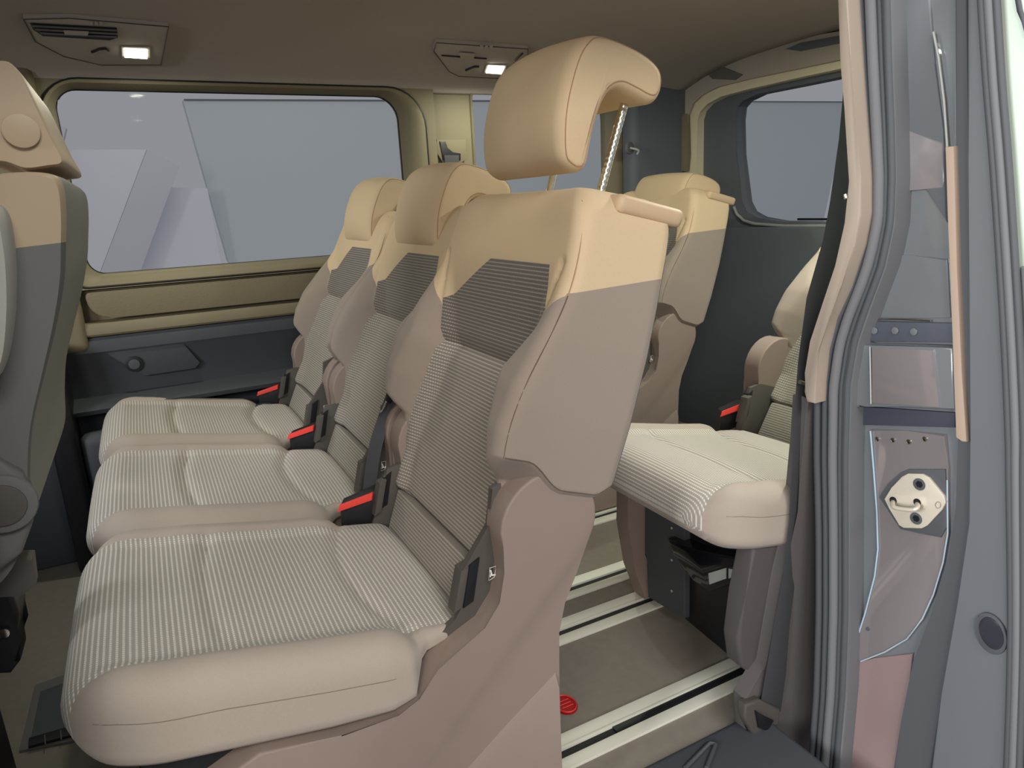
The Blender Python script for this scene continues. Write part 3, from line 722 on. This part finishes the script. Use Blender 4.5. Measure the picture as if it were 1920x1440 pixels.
def child_of(r): return [o for o in bpy.data.objects if o.parent is r]
def dup(root, loc, label):
    r = root.copy(); COL.objects.link(r); r.location = loc; r['label'] = label
    for ch in child_of(root):
        c = ch.copy(); COL.objects.link(c); c.parent = r
        for g_ in child_of(ch):
            d = g_.copy(); COL.objects.link(d); d.parent = c
    return r
def pose(seat, recline, drop, dx=0, hx=0):
    """recline angle of the back, how far the headrest is pushed down"""
    a = radians(recline)
    for c in child_of(seat):
        n = c.name.split('.')[0]
        if n in ('backrest', 'headrest'):
            k = drop if n == 'headrest' else 0
            c.rotation_euler = (0, a, 0); c.location = (.335+dx-k*sin(a)+(hx if n == 'headrest' else 0), 0, .42-k*cos(a))
seatA = make_seat('nearest middle row seat with fully raised headrest on bare steel posts')
seatB = dup(seatA, (0, 1.516, 0), 'centre seat of the middle row with lowered beige headrest and hanging belt')
seatC = dup(seatA, (0, 2.016, 0), 'farthest middle row seat, below the long side window')
seatD = dup(seatA, (.935, 1.016, 0), 'third row seat beside the door pillar with brightly lit pale cushion')
seatF = dup(seatA, (1.02, 1.93, 0), 'far third row seat, only its beige top seen behind the near seat')
seatA.location = (0, 1.016, 0)
pose(seatB, 24, .128, .003); pose(seatC, 25, .128, .003); pose(seatD, 30, .16, .05); pose(seatF, 20, .172, 0, .045)

# ---- belt hanging between near and centre seat
sb = thing('seat_belt', 'thin black belt hanging with its metal tongue between the near and centre seats', 'seat belt', (.40, 1.30, .52))
o_ = Vector((.40, 1.30, .52))
def P_(px, py, y): return up(px, py, 'y', y)-o_
ribbon('belt_webbing', smooth_path([P_(742, 700, 1.31), P_(738, 735, 1.305), P_(722, 780, 1.30), P_(706, 830, 1.29), P_(697, 880, 1.285), P_(692, 925, 1.285)], 4), (.55, -.3, 0), .026, .0022, M['webbing'], sb)
prism('belt_clip', [P_(x, y, 1.295) for x, y in ((733, 722), (741, 718), (740, 742), (728, 756), (722, 750), (724, 738))], (0, -.008, 0), M['black'], sb, .002)
tube('belt_tongue', smooth_path([P_(x, y, 1.285) for x, y in ((724, 752), (721, 760), (716, 770), (711, 773))], 4), .0018, M['chrome'], sb, 6)
for a, b_ in (((708, 914), (744, 922)), ((704, 948), (744, 944))):
    x0, y0 = a; x1, y1 = b_
    ribbon('strap_loop', smooth_path([P_(x1, y1-6, 1.275), P_((x0+x1)/2, (y0+y1)/2-2, 1.27), P_(x0, y0+4, 1.265), P_(x0+3, y0+12, 1.262), P_((x0+x1)/2, (y0+y1)/2+12, 1.265), P_(x1-4, y1+10, 1.27)], 4), (0, .2, 1), .011, .002, M['webbing'], sb)

# ================================================================ FRONT SEAT (left edge of the photograph)
fs = thing('front_seat', 'front seat at the left edge seen from behind with grey back shell and beige headrest', 'seat', (-.25, 1.05, 0))
of = Vector((-.25, 1.05, 0))
def fy(pix, y): return [up(px, py, 'y', y)-of for px, py in pix]
bk_near = [(-60, 345), (0, 326), (70, 322), (112, 330), (126, 352), (130, 400), (129, 455), (126, 520), (112, 600), (90, 690), (66, 790), (60, 880), (62, 960), (48, 1010), (20, 1060), (-20, 1085), (-160, 1100), (-220, 900), (-170, 600), (-120, 430)]
sec = fy(bk_near, .85)
def fs_loft(P, ys, m, name, parent, scale):
    """outline P (x, z) carried across the seat with rounded flanks"""
    c = sum(P, Vector())/len(P); L = []
    for y, k, dx in zip(ys, scale, [0]*len(ys)): L.append([Vector((c.x+(p.x-c.x)*k, y-1.05, c.z+(p.z-c.z)*(1-(1-k)*.35))) for p in P])
    bm = bmesh.new(); R = [[bm.verts.new(p) for p in l] for l in L]; n = len(P)
    for A, B in zip(R, R[1:]):
        for j in range(n): bm.faces.new((A[j], A[(j+1) % n], B[(j+1) % n], B[j]))
    bm.faces.new(R[0]); bm.faces.new(R[-1][::-1]); return bm
P = smooth_path(sec, 4, True)
bm = fs_loft(P, [.815, .822, .84, .90, .98, 1.05, 1.12, 1.20, 1.24, 1.25], None, None, None, [.93, .965, .985, 1.0, 1.0, 1.0, 1.0, .985, .965, .93])
def zcut(px, py): return up(px, py, 'y', .83)-of
a_, b_ = zcut(0, 468), zcut(128, 453)
d = (b_-a_); cut(bm, a_, d.cross(Vector((0, 1, 0))).normalized())
e1, e2 = zcut(128, 380), zcut(122, 540)
# rear fabric band follows the rear outline: split by distance behind the centre line
cut(bm, (0, -.215, 0), (0, 1, 0))
nn = d.cross(Vector((0, 1, 0))).normalized(); nn = nn if nn.z > 0 else -nn
def clf(c, n):
    if n.x > .45 and c.z > .62 and c.y > -.215: return 'back_cloth'
    if (c-a_).dot(nn) > 0: return 'upper_cover'
    return 'back_shell'
rg = split_regions(bm, clf, ['back_shell', 'upper_cover', 'back_cloth'], {'back_shell': M['grey_shell'], 'upper_cover': mat('shaded_beige_cover', (172, 153, 128), .5, spec=.4), 'back_cloth': mat('pale_grey_cloth', (140, 140, 132), .9)})  # upper cover is the seat beige, darkened to carry its shade
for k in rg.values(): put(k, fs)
hp_ = smooth_path(fy([(-70, 150), (-30, 118), (0, 112), (22, 118), (45, 146), (72, 200), (100, 258), (122, 296), (121, 309), (96, 313), (50, 318), (10, 306), (-50, 296), (-90, 230)], .90), 4, True)
bm = fs_loft(hp_, [.895, .90, .915, .96, 1.05, 1.14, 1.165, 1.175], None, None, None, [.90, .955, .985, 1, 1, 1, .97, .9])
M['beige_shaded'] = mat('shaded_beige_upholstery', (172, 153, 128), .5, spec=.4)  # seat beige with the headrest's shade put into the colour
hd = obj('headrest', bm, M['beige_shaded'], fs, sharp=60)
disc('headrest_button', up(40, 246, 'y', .893)-of, (0, -1, 0), .0165, .003, M['beige_shaded'], hd, .001)
tube('button_ring', [up(40+20*cos(q), 246+21*sin(q), 'y', .894)-of for q in [2*pi*k/24 for k in range(24)]], .001, M['thread_beige'], hd, 6, True)
for px, y in ((72, .98), (92, 1.10)): tube('headrest_post', [up(px, 290, 'y', y)-of, up(px+3, 332, 'y', y)-of], .0065, M['chrome'], hd, 12)
bl = fy([(-60, 400), (-20, 380), (8, 398), (20, 450), (25, 520), (22, 600), (8, 680), (-20, 720), (-90, 700), (-90, 450)], .79)
bm = fs_loft(smooth_path(bl, 4, True), [.775, .782, .80, .84], None, None, None, [.8, .93, 1, 1]); obj('side_bolster', bm, mat('light_grey_cloth', (168, 166, 160), .9, bump=.2, bscale=1500), fs)
kc = up(6, 942, 'y', .80)-of
prism('recliner_cover', fy([(-140, 800), (-60, 830), (0, 868), (40, 890), (58, 930), (58, 990), (40, 1040), (0, 1072), (-140, 1100)], .80), (0, .03, 0), M['grey_shell'], fs, .008, 3)
disc('recliner_knob', kc, (0, -1, 0), .030, .008, M['grey_shell'], fs, .004); disc('knob_cap', kc+Vector((0, -.008, 0)), (0, -1, 0), .021, .003, M['shell_dark'], fs, .002)
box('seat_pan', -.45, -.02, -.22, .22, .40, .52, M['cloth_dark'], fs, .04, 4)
box('seat_base', -.40, -.06, -.18, .18, .0, .40, M['black'], fs, .02, 3)
prism('side_valance', fy([(-150, 1050), (60, 1050), (66, 1100), (40, 1120), (-150, 1130)], .86), (0, .03, 0), M['shell_dark'], fs, .004)
fb = prism('base_foot', fy([(-80, 1118), (22, 1108), (36, 1150), (30, 1200), (38, 1240), (20, 1264), (-80, 1268)], .95), (0, .06, 0), M['black'], fs, .006, 3)
disc('foot_bolt', up(8, 1186, 'y', .945)-of, (0, -1, 0), .006, .004, M['chrome'], fb, .001)

# ================================================================ DOOR PILLAR (right side)
XJ = 1.0
dp = struct(link(bpy.data.objects.new('door_pillar', None)))
dp.name = 'wall_door_pillar'
bL = [(1568, -40), (1576, 120), (1583, 200), (1592, 340), (1588, 420), (1570, 500), (1542, 570), (1519, 640), (1509, 700), (1507, 735), (1512, 754)]
bR = [(1526, 757), (1528, 720), (1534, 660), (1549, 600), (1576, 540), (1601, 462), (1613, 400), (1612, 330), (1604, 230), (1596, 120), (1586, -40)]
prism('pillar_trim_strip', onx(bL+bR, .93), (.05, 0, 0), mat('tan_pillar_trim', (168, 155, 142), .6), dp, .004, 3)
tube('trim_clip', onx([(1584, 365), (1586, 372)], .925), .003, M['chrome'], dp)
sealL = [(1586, -40), (1596, 120), (1604, 230), (1612, 330), (1613, 400), (1601, 462), (1576, 540), (1549, 600), (1534, 660), (1526, 740), (1526, 860), (1530, 1000), (1530, 1150), (1526, 1300), (1514, 1460)]
sealR = [(1672, -40), (1676, 120), (1680, 230), (1682, 330), (1678, 420), (1662, 500), (1636, 570), (1612, 640), (1598, 720), (1594, 860), (1594, 1000), (1594, 1150), (1588, 1300), (1574, 1460)]
prism('seal_carrier', onx(sealL+sealR[::-1], .965), (.04, 0, 0), M['rubber'], dp, .003)
def rib(name, f, r, m, x=.962, k0=0):
    n = len(sealL); pts = []
    for i in range(60):
        t = i/59*(n-1); j = min(int(t), n-2); q = t-j
        a = Vector(sealL[j]).lerp(Vector(sealL[j+1]), q)
        tr = i/59*(len(sealR)-1); jr = min(int(tr), len(sealR)-2); qr = tr-jr
        b = Vector(sealR[jr]).lerp(Vector(sealR[jr+1]), qr)
        c = a.lerp(Vector((interp([(p[1], p[0]) for p in sealR], a.y), a.y)), f); pts.append(up(c.x, c.y, 'x', x))
    return tube(name, pts, r, m, dp, 10)
rib('seal_lip', .10, .0065, M['rubber2']); rib('seal_lip', .30, .0055, M['rubber2']); rib('seal_lip', .52, .0080, M['rubber'])
rib('seal_groove', .72, .0040, M['rubber2'], .966); rib('seal_lip', .88, .0060, M['rubber2'], .966)
jR = [(1792, -40), (1792, 300), (1795, 600), (1797, 800), (1792, 950), (1777, 1050), (1746, 1150), (1712, 1240), (1690, 1350), (1674, 1460)]
prism('pillar_sheet', onx(sealR+jR[::-1], XJ), (.05, 0, 0), M['paint'], dp, .002)
prism('pillar_flank', onx([(1684, -40), (1740, -40), (1752, 120), (1768, 240), (1776, 420), (1700, 300), (1690, 200)], XJ-.004), (.01, 0, 0), M['paint_dull'], dp, .003)
tube('sheet_edge', onx([(1750, 60), (1760, 110), (1770, 190), (1776, 275)], .992), .0018, M['label'], dp, 6)
prism('reflection_patch', onx([(1674, 240), (1700, 244), (1768, 268), (1770, 340), (1768, 352), (1684, 360), (1678, 300)], XJ-.005), (.01, 0, 0), mat('pinkish_reflection', (150, 146, 148), .25, metal=.3, coat=.5), dp, .002)  # pinkish patch added as a painted reflection on the pillar sheet
prism('lock_plate', onx([(1655, 480), (1705, 478), (1776, 486), (1782, 596), (1624, 598), (1646, 540)], XJ-.003), (.006, 0, 0), M['paint'], dp, .002)
pl = prism('crossbar_plate', onx([(1624, 602), (1786, 606), (1788, 642), (1626, 640)], XJ-.010), (.02, 0, 0), mat('dark_blue_grey_paint', (96, 102, 114), .3, metal=.3, coat=.4), dp, .003)
tube('plate_edge', onx([(1626, 597), (1690, 598), (1745, 601)], .992), .0014, M['chrome'], dp, 6)
for px, py in ((1640, 620), (1679, 620), (1714, 622)): disc('dimple', up(px, py, 'x', .989), (-1, 0, 0), .0055, .002, M['paint'], pl, .001, 16)
br_ = prism('hinge_bracket', onx([(1592, 652), (1606, 646), (1632, 648), (1750, 651), (1786, 652), (1790, 768), (1700, 762), (1622, 758), (1612, 764), (1596, 763), (1588, 750), (1586, 690)], XJ-.022), (.03, 0, 0), M['paint'], dp, .004, 3)
prism('bracket_face', onx([(1634, 652), (1748, 656), (1760, 764), (1634, 756)], XJ-.026), (.006, 0, 0), M['paint_gloss'], br_, .002)
tube('bracket_edge', onx([(1631, 650), (1632, 700), (1633, 757)], XJ-.025), .0014, M['label'], br_, 6)
sc = disc('screw', up(1597, 677, 'x', XJ-.022), (-1, 0, 0), .0085, .004, M['black'], br_, .002, 20)
prism('bracket_slot', onx([(1611, 762), (1790, 774), (1790, 802), (1616, 797)], XJ-.006), (.01, 0, 0), mat('deep_slot', (62, 66, 78), .6), dp, .002)
prism('slot_shadow_gap', onx([(1612, 638), (1640, 644), (1740, 646), (1788, 648), (1788, 652), (1600, 650)], XJ-.007), (.01, 0, 0), M['rubber2'], dp, .001)
gp = prism('gloss_plate', onx([(1632, 805), (1700, 808), (1772, 815), (1778, 880), (1777, 1000), (1770, 1050), (1752, 1110), (1732, 1160), (1700, 1200), (1660, 1226), (1612, 1243), (1598, 1243), (1606, 1200), (1622, 1150), (1640, 1080), (1646, 1030), (1644, 960), (1638, 880)], XJ-.006), (.01, 0, 0), M['paint_gloss'], dp, .003)
tube('plate_edge', onx([(1632, 808), (1638, 880), (1644, 960), (1646, 1030), (1640, 1080), (1622, 1150), (1606, 1200), (1598, 1240)], XJ-.008), .0016, mat('pale_blue_highlight', (170, 192, 210), .3, coat=.5), gp, 6)  # highlight along the plate's left edge, put in as a pale tube
tube('plate_edge', onx([(1776, 900), (1777, 1000), (1768, 1055), (1750, 1115), (1730, 1160), (1700, 1198), (1660, 1222), (1614, 1240)], XJ-.008), .0014, mat('pale_highlight', (180, 196, 208), .3, coat=.5), gp, 6)  # highlight along the right edge, also a pale tube
for px, py in ((1645, 823), (1675, 825), (1705, 828), (1735, 823)): disc('dimple', up(px, py, 'x', XJ-.006), (-1, 0, 0), .004, .002, M['chrome'], gp, .001, 14)
prism('lower_sheet', onx([(1594, 1246), (1640, 1234), (1712, 1225), (1703, 1290), (1690, 1350), (1674, 1460), (1572, 1460), (1588, 1330)], XJ-.004), (.006, 0, 0), M['paint_rose'], dp, .001)
disc('sheet_stud', up(1628, 1179, 'x', XJ-.006), (-1, 0, 0), .003, .003, M['rubber2'], dp, .001, 12)
# striker
stc = up(1712, 942, 'x', XJ-.010)
sk = thing('door_striker', 'pale metal latch striker plate screwed to the grey door pillar', 'latch plate', stc)
def sx(pix, x): return [p-stc for p in onx(pix, x)]
prism('striker_recess', sx([(1648, 932), (1664, 908), (1688, 886), (1702, 880), (1772, 880), (1776, 986), (1764, 1008), (1722, 1000), (1688, 992)], XJ-.009), (.004, 0, 0), M['rubber2'], sk, .001)
prism('striker_plate', sx([(1657, 936), (1672, 914), (1690, 894), (1702, 888), (1730, 889), (1742, 896), (1770, 930), (1773, 942), (1766, 956), (1738, 986), (1728, 991), (1694, 990), (1684, 984), (1668, 952)], XJ-.014), (.005, 0, 0), M['steel'], sk, .0015)
for px, py in ((1724, 908), (1718, 972)):
    disc('striker_screw', up(px, py, 'x', XJ-.014)-stc, (-1, 0, 0), .0095, .0015, M['rubber2'], sk, .001, 24); disc('screw_socket', up(px, py, 'x', XJ-.0155)-stc, (-1, 0, 0), .0055, .001, M['black'], sk, 0, 6)
prism('striker_boss', sx([(1667, 930), (1676, 925), (1724, 928), (1734, 934), (1732, 954), (1722, 960), (1678, 956), (1668, 948)], XJ-.016), (.004, 0, 0), M['steel'], sk, .002)
for px in (1675, 1720): disc('striker_hole', up(px, 938+(px-1675)*.08, 'x', XJ-.016)-stc, (-1, 0, 0), .0058, .001, M['black'], sk, 0, 20)
tube('striker_loop', smooth_path([up(1675, 940, 'x', XJ-.014)-stc, up(1674, 948, 'x', XJ-.034)-stc, up(1682, 953, 'x', XJ-.038)-stc, up(1710, 956, 'x', XJ-.038)-stc, up(1720, 952, 'x', XJ-.034)-stc, up(1720, 944, 'x', XJ-.014)-stc], 4), .0034, M['steel'], sk, 10)
tube('stamped_ring', [up(1759+5*cos(q), 947+6*sin(q), 'x', XJ-.0145)-stc for q in [2*pi*k/16 for k in range(16)]], .0005, M['shell'], sk, 5, True)

# sliding door slid back : its front edge
sd = thing('sliding_door', 'open sliding door edge with rubber seals at the right side of the photograph', 'door', up(1850, 1000, 'x', .97))
os_ = sd.location.copy()
def sy(pix, x): return [p-os_ for p in onx(pix, x)]
ds = prism('door_seal', sy([(1790, -40), (1792, 300), (1797, 800), (1792, 950), (1777, 1050), (1746, 1150), (1712, 1240), (1690, 1350), (1672, 1460), (1742, 1460), (1766, 1300), (1796, 1130), (1818, 980), (1820, 800), (1816, 300), (1812, -40)], .985), (.03, 0, 0), M['rubber2'], sd, .004, 3)
prism('door_edge_panel', sy([(1812, -40), (1816, 300), (1820, 800), (1818, 980), (1796, 1130), (1766, 1300), (1742, 1460), (1888, 1460), (1896, 1200), (1893, 900), (1882, 600), (1862, 300), (1838, -40)], .972), (.05, 0, 0), M['paint_dull'], sd, .006, 3)
prism('foam_strip', sy([(1772, 275), (1788, 274), (1794, 500), (1803, 700), (1812, 829), (1803, 828), (1792, 820), (1785, 600), (1777, 400)], .975), (.012, 0, 0), M['foam'], sd, .002)
for k, (dx, r, m_) in enumerate(((0, .005, 'rubber2'), (14, .006, 'rubber'), (28, .0045, 'rubber2'))):
    tube('door_edge_lip', smooth_path(sy([(1838+dx, -40), (1850+dx, 150), (1864+dx, 320), (1882+dx, 600), (1891+dx, 800), (1893+dx*.9, 900), (1896+dx*.8, 1200), (1888+dx*.8, 1460)], .968), 4), r, M[m_], sd, 10)
prism('outer_skin', sy([(1866, -40), (1880, 150), (1896, 330), (1912, 600), (1920, 900), (1920, 1200), (1912, 1460), (2300, 1460), (2300, -40)], .985), (.4, 0, 0), M['light_body'], sd, .006, 3)
prism('outer_moulding', sy([(1912, 500), (1924, 800), (1926, 1100), (1916, 1460), (2020, 1460), (2020, 520)], .975), (.012, 0, 0), M['rubber'], sd, .003)
tube('outer_gap', sy([(1902, -40), (1912, 20), (1926, 60), (1960, 110)], .982), .003, M['rubber2'], sd)
pc = up(1860, 1187, 'x', .970)-os_
def ell(rx, ry, a, x, c=(1860, 1187)):
    return sy([(c[0]+rx*cos(q)*cos(a)-ry*sin(q)*sin(a), c[1]+rx*cos(q)*sin(a)+ry*sin(q)*cos(a)) for q in [2*pi*k/32 for k in range(32)]], x)
prism('drain_plug', ell(27, 42, -.45, .971), (-.004, 0, 0), M['rubber2'], sd, .0015)
prism('drain_plug_centre', ell(20, 33, -.45, .968), (-.002, 0, 0), mat('plug_rubber', (48, 50, 58), .5), sd, .001)

# ================================================================ BELT AT THE PILLAR
b3 = thing('seat_belt', 'dark belt running down inside the door pillar to a boot on the floor', 'seat belt', up(1495, 900, 'y', .77))
o3 = b3.location.copy()
pth = [(1592, 120), (1577, 200), (1562, 310), (1546, 420), (1526, 530), (1512, 610), (1503, 720), (1494, 850), (1486, 980), (1474, 1120), (1462, 1230), (1450, 1330)]
wd = [(1, .1, 0)]*6+[(.7, .5, 0)]*3+[(1, .1, 0)]*4
yy = [.80, .795, .79, .785, .78, .775, .77, .77, .77, .765, .765, .765]
def quad_strap(name, left, right, ys, m, parent):
    bm = bmesh.new(); A = []; 
    for (l, r, y) in zip(left, right, ys):
        A.append([bm.verts.new(up(l[0], l[1], 'y', y)-o3), bm.verts.new(up(r[0], r[1], 'y', y+.004)-o3), bm.verts.new(up(r[0], r[1], 'y', y+.007)-o3), bm.verts.new(up(l[0], l[1], 'y', y+.003)-o3)])
    for a, b in zip(A, A[1:]):
        for j in range(4): bm.faces.new((a[j], a[(j+1) % 4], b[(j+1) % 4], b[j]))
    bm.faces.new(A[0]); bm.faces.new(A[-1][::-1]); return obj(name, bm, m, parent)
quad_strap('belt_webbing', [(1583, 150), (1573, 260), (1556, 380), (1543, 450), (1512, 560), (1496, 680), (1490, 760), (1484, 900), (1480, 980), (1468, 1080), (1450, 1180), (1436, 1260), (1424, 1330)],
           [(1612, 150), (1604, 260), (1594, 380), (1578, 470), (1548, 570), (1524, 690), (1518, 760), (1500, 900), (1494, 980), (1492, 1080), (1480, 1180), (1474, 1260), (1464, 1334)], [.80, .797, .795, .79, .785, .78, .775, .77, .768, .765, .76, .76, .76], M['webbing'], b3)
prism('belt_boot', [p-o3 for p in [up(x, y, 'y', .755) for x, y in ((1398, 1322), (1424, 1312), (1464, 1330), (1461, 1356), (1446, 1384), (1412, 1378), (1396, 1346))]], (0, .02, 0), M['shell_dark'], b3, .005, 3)
prism('boot_fold', [p-o3 for p in [up(x, y, 'y', .750) for x, y in ((1418, 1334), (1434, 1344), (1452, 1352), (1440, 1372), (1424, 1366))]], (0, .01, 0), M['black'], b3, .003)
tube('belt_stopper', [up(1500, 716, 'y', .772)-o3, up(1506, 719, 'y', .772)-o3], .004, M['chrome'], b3, 8)

for c in child_of(seatD):
    if c.name.split('.')[0] in ('belt_buckle', 'buckle_strap'): c.location.x += .03; c.location.y += .012
# step box with glossy tray under the third row seat
tr_ = seatD; o5 = Vector(seatD.location)
for c in child_of(seatD):
    k = c.name.split('.')[0]; ys = sum(v.co.y for v in c.data.vertices)/len(c.data.vertices)
    if k == 'base_frame' or (k == 'side_shroud' and ys < 0) or (k == 'seat_bracket' and ys < 0) or (k == 'recline_mark' and ys < 0):
        for g_ in child_of(c): bpy.data.objects.remove(g_)
        bpy.data.objects.remove(c)
def b5(pix, ax, v): return [up(x, yv, ax, v)-o5 for x, yv in pix]
prism('box_front', b5([(1208, 940), (1283, 960), (1284, 1020), (1283, 1160), (1262, 1148), (1214, 1120), (1212, 1058), (1218, 1050), (1208, 1040)], 'x', .945), (.04, 0, 0), M['lower2'], tr_, .006, 3)
prism('box_side', b5([(1283, 960), (1420, 1020), (1420, 1250), (1386, 1246), (1283, 1160)], 'x', .96), (.03, 0, 0), M['black'], tr_, .004)
prism('tray', b5([(1252, 1010), (1300, 1030), (1400, 1050), (1412, 1062), (1400, 1085), (1330, 1110), (1300, 1090), (1262, 1040)], 'x', .925), (.05, 0, 0), mat('glossy_black_tray', (22, 24, 30), .12, coat=.6), tr_, .004, 3)
prism('sticker', b5([(1328, 1075), (1361, 1065), (1361, 1085), (1330, 1096)], 'x', .922), (.002, 0, 0), M['label'], tr_, 0)
prism('sticker', b5([(1366, 1066), (1396, 1072), (1366, 1085)], 'x', .922), (.002, 0, 0), M['label'], tr_, 0)
prism('side_cover', b5([(1414, 1024), (1512, 1000), (1520, 1250), (1440, 1290), (1390, 1250), (1384, 1200), (1398, 1120)], 'y', .795), (0, .04, 0), mat('dim_grey_cover', (84, 80, 80), .7), tr_, .008, 3)
for px, py in ((1260, 990), (1260, 1050), (1260, 1108)): disc('rivet', up(px, py, 'x', .944)-o5, (-1, 0, 0), .003, .002, M['label'], tr_, .0005, 10)
